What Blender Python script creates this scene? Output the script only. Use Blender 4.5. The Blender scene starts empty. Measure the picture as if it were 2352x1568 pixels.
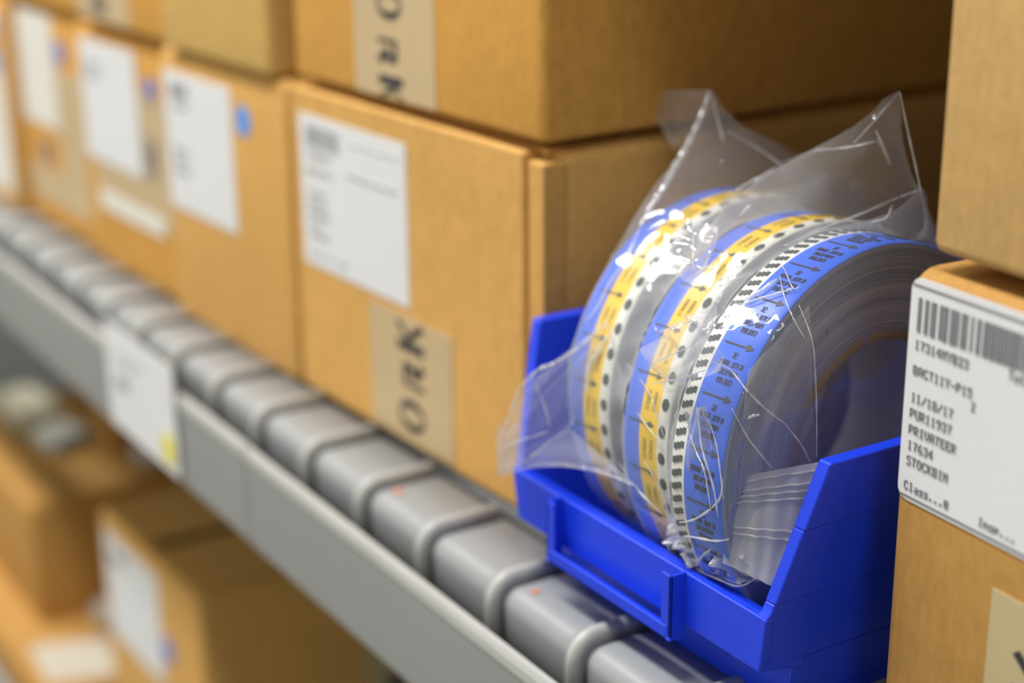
import bpy, bmesh, math, random
import numpy as np
from mathutils import Vector, Matrix

# ------------------------------------------------------------------ camera, world, light, exposure
# lengths in this script are in units of U = 0.25 m; the shelf surface is z = 0, x runs along the shelf, y goes into it
U = 0.25
sc = bpy.context.scene
COL = sc.collection
YAW, PITCH, ROLL, FPX = math.radians(57.796), math.radians(18.395), math.radians(-0.47), 3783.0
cd = bpy.data.cameras.new('camera')
cam = bpy.data.objects.new('camera', cd)
COL.objects.link(cam)
sc.camera = cam
fw = Vector((-math.sin(YAW) * math.cos(PITCH), math.cos(YAW) * math.cos(PITCH), -math.sin(PITCH)))
rt = Vector((math.cos(YAW), math.sin(YAW), 0))
up = rt.cross(fw)
r2 = math.cos(ROLL) * rt + math.sin(ROLL) * up
u2 = -math.sin(ROLL) * rt + math.cos(ROLL) * up
cam.matrix_world = Matrix(((r2.x, u2.x, -fw.x, 0), (r2.y, u2.y, -fw.y, 0), (r2.z, u2.z, -fw.z, 1.0 * U), (0, 0, 0, 1)))
cd.sensor_width = 36.0
cd.lens = FPX / 2352 * 36.0
cd.clip_start = 0.01
cd.dof.use_dof = True
cd.dof.focus_distance = 1.81 * U
cd.dof.aperture_fstop = 4.8
cd.dof.aperture_blades = 7

w = bpy.data.worlds.new('world')
sc.world = w
w.use_nodes = True
w.node_tree.nodes['Background'].inputs[0].default_value = (0.95, 0.97, 1.0, 1)
w.node_tree.nodes['Background'].inputs[1].default_value = 0.35
LAMPS = [(-3.0, -1.3, 7.0, 5.0, 0.9, 44), (-10.0, -1.3, 7.0, 5.0, 0.9, 40), (5.5, -1.3, 7.0, 5.0, 0.9, 9)]   # x y z length width watts
sc.view_settings.view_transform = 'Standard'
sc.view_settings.look = 'None'
sc.view_settings.gamma = 1.0
sc.view_settings.use_curve_mapping = False
sc.view_settings.exposure = -0.20
sc.cycles.transparent_max_bounces = 16
sc.cycles.max_bounces = 6
sc.cycles.diffuse_bounces = 3
sc.cycles.glossy_bounces = 3

# ------------------------------------------------------------------ materials
def srgb(r, g, b):
    return tuple(((c / 255) / 12.92 if c / 255 <= .04045 else ((c / 255 + .055) / 1.055) ** 2.4) for c in (r, g, b))

def new_mat(name):
    m = bpy.data.materials.new(name)
    m.use_nodes = True
    nt = m.node_tree
    return m, nt, nt.nodes['Principled BSDF']

def noise(nt, scale, detail=4, rough=.6, vec=None, stretch=None):
    n = nt.nodes.new('ShaderNodeTexNoise')
    n.inputs['Scale'].default_value = scale
    n.inputs['Detail'].default_value = detail
    n.inputs['Roughness'].default_value = rough
    tc = nt.nodes.new('ShaderNodeTexCoord')
    if stretch:
        mp = nt.nodes.new('ShaderNodeMapping')
        mp.inputs['Scale'].default_value = stretch
        nt.links.new(tc.outputs['Object'], mp.inputs[0])
        nt.links.new(mp.outputs[0], n.inputs['Vector'])
    else:
        nt.links.new(tc.outputs['Object'], n.inputs['Vector'])
    return n

def ramp(nt, src, stops):
    r = nt.nodes.new('ShaderNodeValToRGB')
    while len(r.color_ramp.elements) < len(stops):
        r.color_ramp.elements.new(.5)
    for e, (p, c) in zip(r.color_ramp.elements, stops):
        e.position = p
        e.color = (*c, 1)
    nt.links.new(src, r.inputs[0])
    return r

def paint(name, col, rough=.5, var=.06, scale=12, bump=0.0, bscale=200, spec=.5, metal=0.0, stretch=None):
    m, nt, b = new_mat(name)
    n = noise(nt, scale, 5, .6, stretch=stretch)
    r = ramp(nt, n.outputs[0], [(.3, tuple(c * (1 - var) for c in col)), (.7, tuple(min(1, c * (1 + var)) for c in col))])
    nt.links.new(r.outputs[0], b.inputs['Base Color'])
    b.inputs['Roughness'].default_value = rough
    b.inputs['Specular IOR Level'].default_value = spec
    b.inputs['Metallic'].default_value = metal
    if bump:
        n2 = noise(nt, bscale, 4, .6, stretch=stretch)
        bp = nt.nodes.new('ShaderNodeBump')
        bp.inputs['Strength'].default_value = bump
        bp.inputs['Distance'].default_value = .001
        nt.links.new(n2.outputs[0], bp.inputs['Height'])
        nt.links.new(bp.outputs[0], b.inputs['Normal'])
    return m

def cardboard(name, col):
    m, nt, b = new_mat(name)
    big = noise(nt, 14, 4, .6)
    fine = noise(nt, 300, 6, .75, stretch=(1, 1, .45))
    r1 = ramp(nt, big.outputs[0], [(.3, tuple(c * .93 for c in col)), (.7, tuple(c * 1.05 for c in col))])
    r2_ = ramp(nt, fine.outputs[0], [(.35, (.88, .86, .83)), (.62, (1.06, 1.06, 1.06))])
    mx = nt.nodes.new('ShaderNodeMix')
    mx.data_type = 'RGBA'
    mx.blend_type = 'MULTIPLY'
    mx.inputs[0].default_value = 1
    nt.links.new(r1.outputs[0], mx.inputs[6])
    nt.links.new(r2_.outputs[0], mx.inputs[7])
    nt.links.new(mx.outputs[2], b.inputs['Base Color'])
    b.inputs['Roughness'].default_value = .75
    b.inputs['Specular IOR Level'].default_value = .25
    bp = nt.nodes.new('ShaderNodeBump')
    bp.inputs['Strength'].default_value = .12
    bp.inputs['Distance'].default_value = .0006
    nt.links.new(fine.outputs[0], bp.inputs['Height'])
    nt.links.new(bp.outputs[0], b.inputs['Normal'])
    return m

def film(name, haze, tint, gloss_rough, bump, bscale, gmin=.04, gmax=.75):
    """clear plastic film: mostly see-through, a glossy skin stronger at grazing angles, a little white haze"""
    m = bpy.data.materials.new(name)
    m.use_nodes = True
    nt = m.node_tree
    nt.nodes.clear()
    N = nt.nodes.new
    out = N('ShaderNodeOutputMaterial')
    tr = N('ShaderNodeBsdfTransparent'); tr.inputs[0].default_value = (*tint, 1)
    gl = N('ShaderNodeBsdfGlossy'); gl.inputs['Roughness'].default_value = gloss_rough; gl.inputs[0].default_value = (1, 1, 1, 1)
    df = N('ShaderNodeBsdfDiffuse'); df.inputs[0].default_value = (.92, .92, .93, 1)
    tl = N('ShaderNodeBsdfTranslucent'); tl.inputs[0].default_value = (.92, .92, .93, 1)
    tc = N('ShaderNodeTexCoord')
    vo = N('ShaderNodeTexVoronoi'); vo.feature = 'DISTANCE_TO_EDGE'; vo.inputs['Scale'].default_value = bscale
    nz = N('ShaderNodeTexNoise'); nz.inputs['Scale'].default_value = bscale * .7; nz.inputs['Detail'].default_value = 3
    nt.links.new(tc.outputs['Object'], nz.inputs['Vector'])
    mixv = N('ShaderNodeMix'); mixv.data_type = 'VECTOR'; mixv.inputs[0].default_value = .08
    nt.links.new(tc.outputs['Object'], mixv.inputs[4]); nt.links.new(nz.outputs['Color'], mixv.inputs[5])
    nt.links.new(mixv.outputs[1], vo.inputs['Vector'])
    ad = N('ShaderNodeMath'); ad.operation = 'ADD'
    nt.links.new(vo.outputs['Distance'], ad.inputs[0]); nt.links.new(nz.outputs[0], ad.inputs[1])
    bp = N('ShaderNodeBump'); bp.inputs['Strength'].default_value = bump; bp.inputs['Distance'].default_value = .004
    nt.links.new(ad.outputs[0], bp.inputs['Height'])
    nt.links.new(bp.outputs[0], gl.inputs['Normal'])
    lw = N('ShaderNodeLayerWeight'); lw.inputs[0].default_value = .25
    nt.links.new(bp.outputs[0], lw.inputs['Normal'])
    mr = N('ShaderNodeMapRange'); mr.inputs[3].default_value = gmin; mr.inputs[4].default_value = gmax
    nt.links.new(lw.outputs['Facing'], mr.inputs[0])
    pw = N('ShaderNodeMath'); pw.operation = 'POWER'; pw.inputs[1].default_value = 2.2
    nt.links.new(lw.outputs['Facing'], pw.inputs[0]); nt.links.new(pw.outputs[0], mr.inputs[0])
    hz = N('ShaderNodeMixShader'); hz.inputs[0].default_value = .5
    nt.links.new(df.outputs[0], hz.inputs[1]); nt.links.new(tl.outputs[0], hz.inputs[2])
    # haze gets stronger where one looks along the film
    hm = N('ShaderNodeMapRange'); hm.inputs[3].default_value = haze; hm.inputs[4].default_value = min(.95, haze * 4.5)
    nt.links.new(pw.outputs[0], hm.inputs[0])
    m1 = N('ShaderNodeMixShader')
    nt.links.new(hm.outputs[0], m1.inputs[0]); nt.links.new(tr.outputs[0], m1.inputs[1]); nt.links.new(hz.outputs[0], m1.inputs[2])
    m2 = N('ShaderNodeMixShader')
    nt.links.new(mr.outputs[0], m2.inputs[0]); nt.links.new(m1.outputs[0], m2.inputs[1]); nt.links.new(gl.outputs[0], m2.inputs[2])
    nt.links.new(m2.outputs[0], out.inputs['Surface'])
    return m

M = {}
M['kraft'] = cardboard('kraft_cardboard', (.72, .405, .118))
M['kraft_yellow'] = cardboard('yellow_kraft_cardboard', (.70, .45, .14))
M['kraft_orange'] = cardboard('orange_kraft_cardboard', (.72, .37, .080))
M['kraft_dark'] = cardboard('amber_kraft_cardboard', (.52, .28, .075))
M['kraft_pale'] = cardboard('pale_kraft_cardboard', (.60, .375, .14))
M['steel'] = paint('grey_shelf_enamel', (.30, .31, .315), .42, .08, 18, .05, 90)
M['beam'] = paint('grey_beam_enamel', (.285, .285, .28), .42, .05, 10, .04, 90)
M['beam_edge'] = paint('lit_edge_grey', (.46, .46, .44), .4, .05, 20)  # lighter grey puts the highlight of beam edge and plank rims into colour
M['wall'] = paint('painted_wall', (.62, .62, .58), .8, .04, 3, .1, 60)
M['floor'] = paint('concrete_floor', (.36, .36, .33), .55, .12, 4, .1, 40)
M['ceil'] = paint('ceiling_board', (.78, .78, .76), .9, .03, 3)
M['blue_plastic'] = paint('blue_bin_plastic', (.010, .052, .80), .36, .05, 25, .06, 260)
M['paper'] = paint('white_label_paper', (.80, .80, .81), .5, .02, 15)
M['paper_warm'] = paint('cream_label_paper', (.80, .77, .70), .6, .03, 15)
M['ink'] = paint('black_ink', (.035, .033, .04), .5, .2, 80)
M['ink_grey'] = paint('grey_ink', (.22, .21, .23), .6, .1, 80)
M['ink_soft'] = paint('faded_grey_ink', (.40, .40, .42), .6, .1, 80)
M['ink_pale'] = paint('pale_grey_ink', (.58, .58, .60), .6, .1, 80)
M['sticker_blue'] = paint('blue_sticker', (.10, .34, .86), .5, .04, 30)
M['sticker_navy'] = paint('dull_blue_sticker', (.12, .22, .62), .5, .04, 30)
M['sticker_yellow'] = paint('yellow_sticker', (.80, .72, .04), .5, .04, 30)
M['slot_shade'] = paint('slot_shade_black', (.02, .02, .02), .7, .1, 40)
M['red'] = paint('red_paint_fleck', (.66, .24, .16), .5, .1, 60)
M['tape'] = paint('buff_packing_tape', (.61, .45, .25), .35, .04, 20)
M['tape_r'] = paint('pale_buff_packing_tape', (.55, .45, .25), .4, .04, 20)
M['band_blue'] = paint('blue_printed_vinyl', (.050, .165, .86), .35, .03, 30)
M['band_yellow'] = paint('yellow_printed_vinyl', (.95, .60, .004), .35, .03, 30)
M['band_white'] = paint('white_printed_vinyl', (.84, .84, .79), .35, .02, 30)
M['core'] = paint('brown_paperboard_core', (.15, .10, .065), .8, .12, 60, .2, 200)
M['core_in'] = paint('grey_core_lining', (.46, .45, .50), .6, .06, 30)
M['olive_ink'] = paint('olive_ink', (.50, .40, .02), .5, .1, 60)
M['dotink'] = paint('dark_green_ink', (.03, .05, .045), .5, .1, 60)
M['film'] = film('clear_poly_film', .135, (.975, .975, .972), .09, .22, 16)
M['film_zip'] = film('milky_zip_film', .60, (.97, .97, .965), .2, .2, 16, .03, .45)
M['film_thin'] = film('thin_clear_film', .075, (.98, .98, .98), .09, .2, 16)
M['film_drape'] = film('draped_hazy_film', .40, (.975, .975, .972), .15, .2, 14, .05, .6)
M['film_bunch'] = film('bunched_film', .50, (.975, .975, .972), .10, .3, 24, .10, .8)
M['film_fold_glint'] = film('fold_glint_film', .50, (.98, .98, .98), .16, .1, 16, .12, .6)  # whiter film for the folds, their bright glints put into the haze
M['film_flap'] = film('hazy_film_flap', .24, (.975, .975, .972), .10, .25, 20)
M['crate_grey'] = paint('grey_carton', (.40, .41, .36), .7, .05, 20)
M['paper_shaded'] = paint('shaded_white_paper', (.56, .50, .40), .6, .04, 15)  # white sheet darkened in its colour for the dim lower shelf
M['white_carton'] = paint('white_carton', (.46, .43, .31), .6, .05, 20)
mm, nt_, b_ = new_mat('lamp_diffuser')
b_.inputs['Base Color'].default_value = (.9, .9, .9, 1)
b_.inputs['Emission Color'].default_value = (1, .99, .96, 1)
b_.inputs['Emission Strength'].default_value = 3.0
M['diffuser'] = mm

# tape roll side: fine concentric rings
mm, nt_, b_ = new_mat('wound_tape_edge')
tc = nt_.nodes.new('ShaderNodeTexCoord')
sx = nt_.nodes.new('ShaderNodeSeparateXYZ')
nt_.links.new(tc.outputs['Object'], sx.inputs[0])
cb = nt_.nodes.new('ShaderNodeCombineXYZ')
nt_.links.new(sx.outputs[1], cb.inputs[0]); nt_.links.new(sx.outputs[2], cb.inputs[1])
ln = nt_.nodes.new('ShaderNodeVectorMath'); ln.operation = 'LENGTH'
nt_.links.new(cb.outputs[0], ln.inputs[0])
n1 = nt_.nodes.new('ShaderNodeTexNoise'); n1.noise_dimensions = '1D'; n1.inputs['Scale'].default_value = 2600; n1.inputs['Detail'].default_value = 3
nt_.links.new(ln.outputs['Value'], n1.inputs['W'])
n2 = nt_.nodes.new('ShaderNodeTexNoise'); n2.noise_dimensions = '1D'; n2.inputs['Scale'].default_value = 160; n2.inputs['Detail'].default_value = 2
nt_.links.new(ln.outputs['Value'], n2.inputs['W'])
av = nt_.nodes.new('ShaderNodeMath'); av.operation = 'MULTIPLY_ADD'; av.inputs[1].default_value = .65
m5 = nt_.nodes.new('ShaderNodeMath'); m5.operation = 'MULTIPLY'; m5.inputs[1].default_value = .35
nt_.links.new(n2.outputs[0], m5.inputs[0]); nt_.links.new(n1.outputs[0], av.inputs[0]); nt_.links.new(m5.outputs[0], av.inputs[2])
rr = ramp(nt_, av.outputs[0], [(.36, (.10, .135, .23)), (.5, (.21, .255, .40)), (.64, (.40, .45, .60))])
nt_.links.new(rr.outputs[0], b_.inputs['Base Color'])
b_.inputs['Roughness'].default_value = .6
b_.inputs['Specular IOR Level'].default_value = .2
bp = nt_.nodes.new('ShaderNodeBump'); bp.inputs['Strength'].default_value = .25; bp.inputs['Distance'].default_value = .0003
nt_.links.new(n1.outputs[0], bp.inputs['Height']); nt_.links.new(bp.outputs[0], b_.inputs['Normal'])
M['rings'] = mm

# ------------------------------------------------------------------ object helpers
def thing(name, label, cat, loc=(0, 0, 0), az=0.0, group=None, tl=0.0):
    o = bpy.data.objects.new(name, None)
    o.empty_display_size = .02
    COL.objects.link(o)
    o.location = Vector(loc) * U
    o.rotation_euler = (0, -math.radians(tl), math.radians(az))
    o['label'] = label
    o['category'] = cat
    if group:
        o['group'] = group
    return o

def tag(o, label, cat, group=None):
    o['label'] = label
    o['category'] = cat
    if group:
        o['group'] = group
    return o

class MB:
    def __init__(self):
        self.v, self.f = [], []
    def add(self, vs, fs):
        b = len(self.v)
        self.v += [tuple(p) for p in vs]
        self.f += [tuple(b + i for i in f) for f in fs]
        return self
    def box(self, x0, x1, y0, y1, z0, z1):
        return self.add([(x, y, z) for z in (z0, z1) for y in (y0, y1) for x in (x0, x1)],
                        [(0, 2, 3, 1), (4, 5, 7, 6), (0, 1, 5, 4), (2, 6, 7, 3), (0, 4, 6, 2), (1, 3, 7, 5)])
    def hexa(self, bot, top):
        """bot, top: four points each, same winding"""
        return self.add(list(bot) + list(top), [(3, 2, 1, 0), (4, 5, 6, 7), (0, 1, 5, 4), (1, 2, 6, 5), (2, 3, 7, 6), (3, 0, 4, 7)])
    def loft(self, rings, caps=True, closed=True):
        n = len(rings[0])
        b = len(self.v)
        for r in rings:
            self.v += [tuple(p) for p in r]
        for k in range(len(rings) - 1):
            for i in range(n if closed else n - 1):
                j = (i + 1) % n
                self.f.append((b + k * n + i, b + k * n + j, b + (k + 1) * n + j, b + (k + 1) * n + i))
        if caps:
            self.f.append(tuple(b + i for i in reversed(range(n))))
            self.f.append(tuple(b + (len(rings) - 1) * n + i for i in range(n)))
        return self
    def prism(self, poly, axis, a, b_):
        """poly: 2-D outline; axis 'x','y','z'; extruded from a to b_"""
        def P(p, t):
            return {'x': (t, p[0], p[1]), 'y': (p[0], t, p[1]), 'z': (p[0], p[1], t)}[axis]
        return self.loft([[P(p, a) for p in poly], [P(p, b_) for p in poly]])
    def build(self, name, mat, parent=None, smooth=False, bevel=0, seg=2, angle=35):
        me = bpy.data.meshes.new(name)
        me.from_pydata([(x * U, y * U, z * U) for x, y, z in self.v], [], self.f)
        bm = bmesh.new()
        bm.from_mesh(me)
        bmesh.ops.recalc_face_normals(bm, faces=bm.faces)
        bm.to_mesh(me)
        bm.free()
        mats = mat if isinstance(mat, (list, tuple)) else [mat]
        for m in mats:
            me.materials.append(m)
        o = bpy.data.objects.new(name, me)
        COL.objects.link(o)
        if parent is not None:
            o.parent = parent
        if smooth:
            me.polygons.foreach_set('use_smooth', [True] * len(me.polygons))
        if bevel:
            md = o.modifiers.new('edge', 'BEVEL')
            md.width = bevel * U
            md.segments = seg
            md.limit_method = 'ANGLE'
            md.angle_limit = math.radians(angle)
            me.polygons.foreach_set('use_smooth', [True] * len(me.polygons))
            md.harden_normals = True
        return o

def struct(o):
    o['kind'] = 'structure'
    return o

# ------------------------------------------------------------------ lettering: 5 x 7 dots and pen strokes
FONT = {
 '0': '01110 10001 10011 10101 11001 10001 01110', '1': '00100 01100 00100 00100 00100 00100 01110',
 '2': '01110 10001 00001 00010 00100 01000 11111', '3': '01110 10001 00001 00110 00001 10001 01110',
 '4': '00010 00110 01010 10010 11111 00010 00010', '6': '00110 01000 10000 11110 10001 10001 01110',
 '7': '11111 00001 00010 00100 00100 00100 00100', '8': '01110 10001 10001 01110 10001 10001 01110',
 '9': '01110 10001 10001 01111 00001 00010 01100', '5': '11111 10000 11110 00001 00001 10001 01110',
 'A': '01110 10001 10001 11111 10001 10001 10001', 'B': '11110 10001 10001 11110 10001 10001 11110',
 'C': '01110 10001 10000 10000 10000 10001 01110', 'D': '11110 10001 10001 10001 10001 10001 11110',
 'E': '11111 10000 10000 11110 10000 10000 11111', 'G': '01110 10001 10000 10111 10001 10001 01111',
 'H': '10001 10001 10001 11111 10001 10001 10001', 'I': '01110 00100 00100 00100 00100 00100 01110',
 'K': '10001 10010 10100 11000 10100 10010 10001', 'L': '10000 10000 10000 10000 10000 10000 11111',
 'N': '10001 11001 10101 10011 10001 10001 10001', 'O': '01110 10001 10001 10001 10001 10001 01110',
 'P': '11110 10001 10001 11110 10000 10000 10000', 'R': '11110 10001 10001 11110 10100 10010 10001',
 'S': '01111 10000 10000 01110 00001 00001 11110', 'T': '11111 00100 00100 00100 00100 00100 00100',
 'U': '10001 10001 10001 10001 10001 10001 01110', 'V': '10001 10001 10001 10001 10001 01010 00100',
 'W': '10001 10001 10001 10101 10101 11011 10001', 'Y': '10001 10001 01010 00100 00100 00100 00100',
 '-': '00000 00000 00000 11111 00000 00000 00000', '.': '00000 00000 00000 00000 00000 01100 01100',
 '/': '00001 00001 00010 00100 01000 10000 10000', ' ': '00000 00000 00000 00000 00000 00000 00000',
 'l': '01100 00100 00100 00100 00100 00100 01110', 'a': '00000 00000 01110 00001 01111 10001 01111',
 's': '00000 00000 01111 10000 01110 00001 11110', 'n': '00000 00000 10110 11001 10001 10001 10001',
 'p': '00000 00000 11110 10001 11110 10000 10000', 'o': '00000 00000 01110 10001 10001 10001 01110',
 't': '01000 01000 11100 01000 01000 01001 00110',
}
def text_rects(s, x, y, h, adv=.74, wid=.56):
    """rectangles (x0, x1, y0, y1) of a line of dot lettering, y = baseline, h = cap height"""
    out = []
    px, py = h * wid / 5, h / 7
    for k, ch in enumerate(s):
        rows = FONT[ch].split()
        cx_ = x + k * h * adv
        for r, row in enumerate(rows):
            c = 0
            while c < 5:
                if row[c] == '1':
                    e = c
                    while e < 5 and row[e] == '1':
                        e += 1
                    out.append((cx_ + c * px, cx_ + e * px - px * .12, y + (6 - r) * py + py * .12, y + (7 - r) * py - py * .12))
                    c = e
                else:
                    c += 1
    return out

def front_rects(mb, rects, y, t=.0012):
    """flat printed marks on the local front plane (x, z), a hair thick"""
    for x0, x1, z0, z1 in rects:
        mb.add([(x0, y, z0), (x1, y, z0), (x1, y, z1), (x0, y, z1), (x0, y - t, z0), (x1, y - t, z0), (x1, y - t, z1), (x0, y - t, z1)],
               [(4, 5, 6, 7), (0, 4, 7, 3), (1, 2, 6, 5), (3, 7, 6, 2), (0, 1, 5, 4)])
    return mb

def stroke(p, q, w):
    (x0, y0), (x1, y1) = p, q
    d = math.hypot(x1 - x0, y1 - y0)
    nx, ny = -(y1 - y0) / d * w / 2, (x1 - x0) / d * w / 2
    return [(x0 + nx, y0 + ny), (x0 - nx, y0 - ny), (x1 - nx, y1 - ny), (x1 + nx, y1 + ny)]

def big_letter(ch):
    """polygons in a unit box (x 0..0.8 along the line, y 0..1 up) of the bold stencil capitals on the packing tape"""
    if ch == 'K':
        return [stroke((.14, 0), (.14, 1), .24), stroke((.20, .45), (.74, .98), .12), stroke((.34, .58), (.76, .02), .17)]
    if ch == 'R':
        return [stroke((.14, 0), (.14, .78), .10), stroke((.12, .72), (.62, .72), .15), stroke((.60, .76), (.60, .44), .20),
                stroke((.62, .42), (.34, .38), .10), stroke((.38, .42), (.70, .04), .22)]
    if ch == 'O':
        out = []
        n = 28
        for i in range(n):
            a0, a1 = 2 * math.pi * i / n, 2 * math.pi * (i + 1) / n
            q = []
            for a in (a0, a1):
                q.append((.42 + .42 * math.cos(a), .5 + .50 * math.sin(a)))
            for a in (a1, a0):
                q.append((.42 + .22 * math.cos(a), .5 + .44 * math.sin(a)))
            out.append(q)
        return out
    return []

# ------------------------------------------------------------------ cartons
def rr_ring(x0, x1, y0, y1, r, z, seg=4):
    """rounded rectangle at height z"""
    out = []
    for cx_, cy_, a0 in ((x1 - r, y0 + r, -90), (x1 - r, y1 - r, 0), (x0 + r, y1 - r, 90), (x0 + r, y0 + r, 180)):
        for k in range(seg + 1):
            a = math.radians(a0 + 90 * k / seg)
            out.append((cx_ + r * math.cos(a), cy_ + r * math.sin(a), z))
    return out

def carton(label, loc, w, d, h, az, mat, slit='x', group=None, seam=None, cat='cardboard box', name='cardboard_carton', slit_w=.012, bulge=0.0):
    """a cardboard carton: local x 0..w along its front, y 0..d into the shelf, z 0..h"""
    t = thing(name, label, cat, loc, az, group)
    r = .014
    rings = []
    yf = .030 if seam is not None else 0.0
    prof = [(.006, 0.0), (.0015, .003), (0, .010), (0, h - .020), (.0015, h - .012), (.005, h - .005), (.011, h - .001), (.020, h)]
    for ins, z in prof:
        si = min(ins, .006)
        rings.append(rr_ring(si, w - si, yf + ins, d - si, r, z))
    rings.append(rr_ring(.026, w - .026, .026, d - .026, r, h - .002))
    rings.append(rr_ring(.028, w - .028, .028, d - .028, r, h - .07))
    MB().loft(rings).build('carton_body', M[mat], t, smooth=True)
    fz0, fz1 = h - .006, h + .001 + bulge
    g = slit_w / 2
    for s in (0, 1):
        m = MB()
        if slit == 'x':
            y0, y1 = (.024, d / 2 - g) if s == 0 else (d / 2 + g, d - .024)
            m.hexa([(.024, y0, h - .006), (w - .024, y0, h - .006), (w - .024, y1, fz0), (.024, y1, fz0)],
                   [(.024, y0, h + .001 + (bulge if s else 0)), (w - .024, y0, h + .001 + (bulge if s else 0)), (w - .024, y1, h + .001 + (0 if s else bulge)), (.024, y1, h + .001 + (0 if s else bulge))])
        else:
            x0, x1 = (.024, w / 2 - g) if s == 0 else (w / 2 + g, w - .024)
            m.box(x0, x1, .024, d - .024, fz0, fz1)
        m.build('carton_flap', M[mat], t)
    if seam is not None:     # the joint where the front panel ends short of the corner: a raised panel edge
        MB().box(seam + .005, w + .001, -.0035, .036, .003, h - .012).build('joint_panel', M[mat], t, bevel=.003, seg=2)
        MB().box(-.001, seam - .005, -.0045, .036, .003, h - .002).build('front_panel', M[mat], t, bevel=.0055, seg=4)
    return t

def plate(t, name, x0, x1, z0, z1, mat, y=0.0, thick=.0015, rad=0.0, parent=None):
    """a thin sticker on the front of a carton, with its own corners"""
    if rad:
        poly = []
        for cx_, cz_, a0 in ((x1 - rad, z0 + rad, -90), (x1 - rad, z1 - rad, 0), (x0 + rad, z1 - rad, 90), (x0 + rad, z0 + rad, 180)):
            for k in range(6):
                a = math.radians(a0 + 90 * k / 5)
                poly.append((cx_ + rad * math.cos(a), cz_ + rad * math.sin(a)))
    else:
        poly = [(x0, z0), (x1, z0), (x1, z1), (x0, z1)]
    return MB().prism(poly, 'y', y, y - thick).build(name, M[mat], parent or t)

def disc(t, name, cx_, cz_, r, mat, y=0.0, thick=.0015):
    return MB().prism([(cx_ + r * math.cos(a * math.pi / 12), cz_ + r * math.sin(a * math.pi / 12)) for a in range(24)], 'y', y, y - thick).build(name, M[mat], t)

def lettered_tape(t, x0, x1, z0, z1, letters, down, y=0.0, mat='tape', lx0=None, size=.068, ink='ink'):
    """strip of printed packing tape; letters: [(char, z centre)], turned to read down or up the strip"""
    tp = plate(t, 'packing_tape', x0, x1, z0, z1, mat, y)
    m = MB()
    xc = lx0 if lx0 is not None else (x0 + x1) / 2
    for ch, zc in letters:
        for poly in big_letter(ch):
            pts = []
            for a, b in poly:
                a, b = (a - .4) * size * .82, (b - .5) * size
                pts.append((xc + b, zc - a) if down else (xc - b, zc + a))
            ok = [p for p in pts]
            ok = [(p[0], min(max(p[1], z0 + .001), z1 - .001)) for p in ok]
            n = len(ok)
            m.add([(p[0], y - .0016, p[1]) for p in ok] + [(p[0], y - .0026, p[1]) for p in ok],
                  [tuple(range(n)), tuple(n + i for i in range(n))] + [(i, (i + 1) % n, n + (i + 1) % n, n + i) for i in range(n)])
    m.build('printed_lettering', M[ink], tp)
    return tp

def barcode(parent, x0, x1, z0, z1, y, seed, mat='ink_grey'):
    random.seed(seed)
    m = MB()
    x = x0
    rects = []
    u = (x1 - x0) / 90
    while x < x1:
        wdt = random.choice((1, 1, 1.4, 2, 3)) * u
        rects.append((x, min(x + wdt, x1), z0, z1))
        x += wdt + random.choice((1, 1, 1.4, 2, 2.6)) * u
    return front_rects(m, rects, y).build('barcode', M[mat], parent)

def text_lines(parent, lines, y, mat='ink_grey', name='printed_lettering'):
    m = MB()
    for s, x, z, h in lines:
        front_rects(m, text_rects(s, x, z, h), y)
    return m.build(name, M[mat], parent)

H = .540
# --- the main carton behind the bin, with label and lettered tape
AZ1 = 2.06
c1 = carton('large brown box with white label over lettered buff tape, behind the blue bin', (-2.545, 1.168, 0), .735, 2.2, H, AZ1, 'kraft', seam=.695, bulge=.014)
lab = plate(c1, 'shipping_label', .030, .378, .237, .497, 'paper', -.0045)
barcode(lab, .055, .165, .445, .480, -.0062, 3, 'ink_pale')
text_lines(lab, [('17314NYB19', .055, .425, .011), ('BACT22-P10', .055, .398, .011), ('11/18/17', .055, .360, .011), ('PUR11920', .055, .342, .011),
                 ('PRIVATEER', .055, .324, .011), ('17634', .055, .306, .011), ('STOCKBIN', .055, .288, .011), ('Class...0', .055, .256, .011),
                 ('Insp', .150, .256, .011)], -.0062, 'ink_pale')
for rc in ((.20, .36, .470, .4712), (.19, .35, .415, .421)):
    front_rects(MB(), [rc], -.0062).build('printed_rule', M['ink_pale'], lab)
lettered_tape(c1, .250, .500, .012, .222, [('K', .190), ('R', .126), ('O', .056)], False, -.0045, lx0=.378, size=.078)
# --- the carton on top of it
cu1 = carton('brown box with lettered buff tape and no label, on the box behind the bin', (-2.527, 1.166, .5555), .716, 2.2, H, AZ1, 'kraft_orange')
lettered_tape(cu1, .212, .450, .006, .530, [('O', .150), ('R', .078), ('K', .018)], True, 0, lx0=.322, size=.070)
# --- second carton in the lower row
c2 = carton('brown cardboard box with white label and bright blue dot, beside the lettered box', (-3.092, 1.140, 0), .532, 2.0, H, 2.0, 'kraft')
lab = plate(c2, 'shipping_label', .014, .316, .228, .500, 'paper')
barcode(lab, .045, .125, .452, .476, -.0015, 5, 'ink_soft')
text_lines(lab, [('17314NYB20', .045, .430, .011), ('BACT30-P2', .045, .340, .011), ('PUR11921', .045, .320, .011), ('PRIVATEER', .045, .300, .011)], -.0015, 'ink_soft')
disc(c2, 'round_sticker', .366, .448, .0285, 'sticker_blue')
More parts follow.
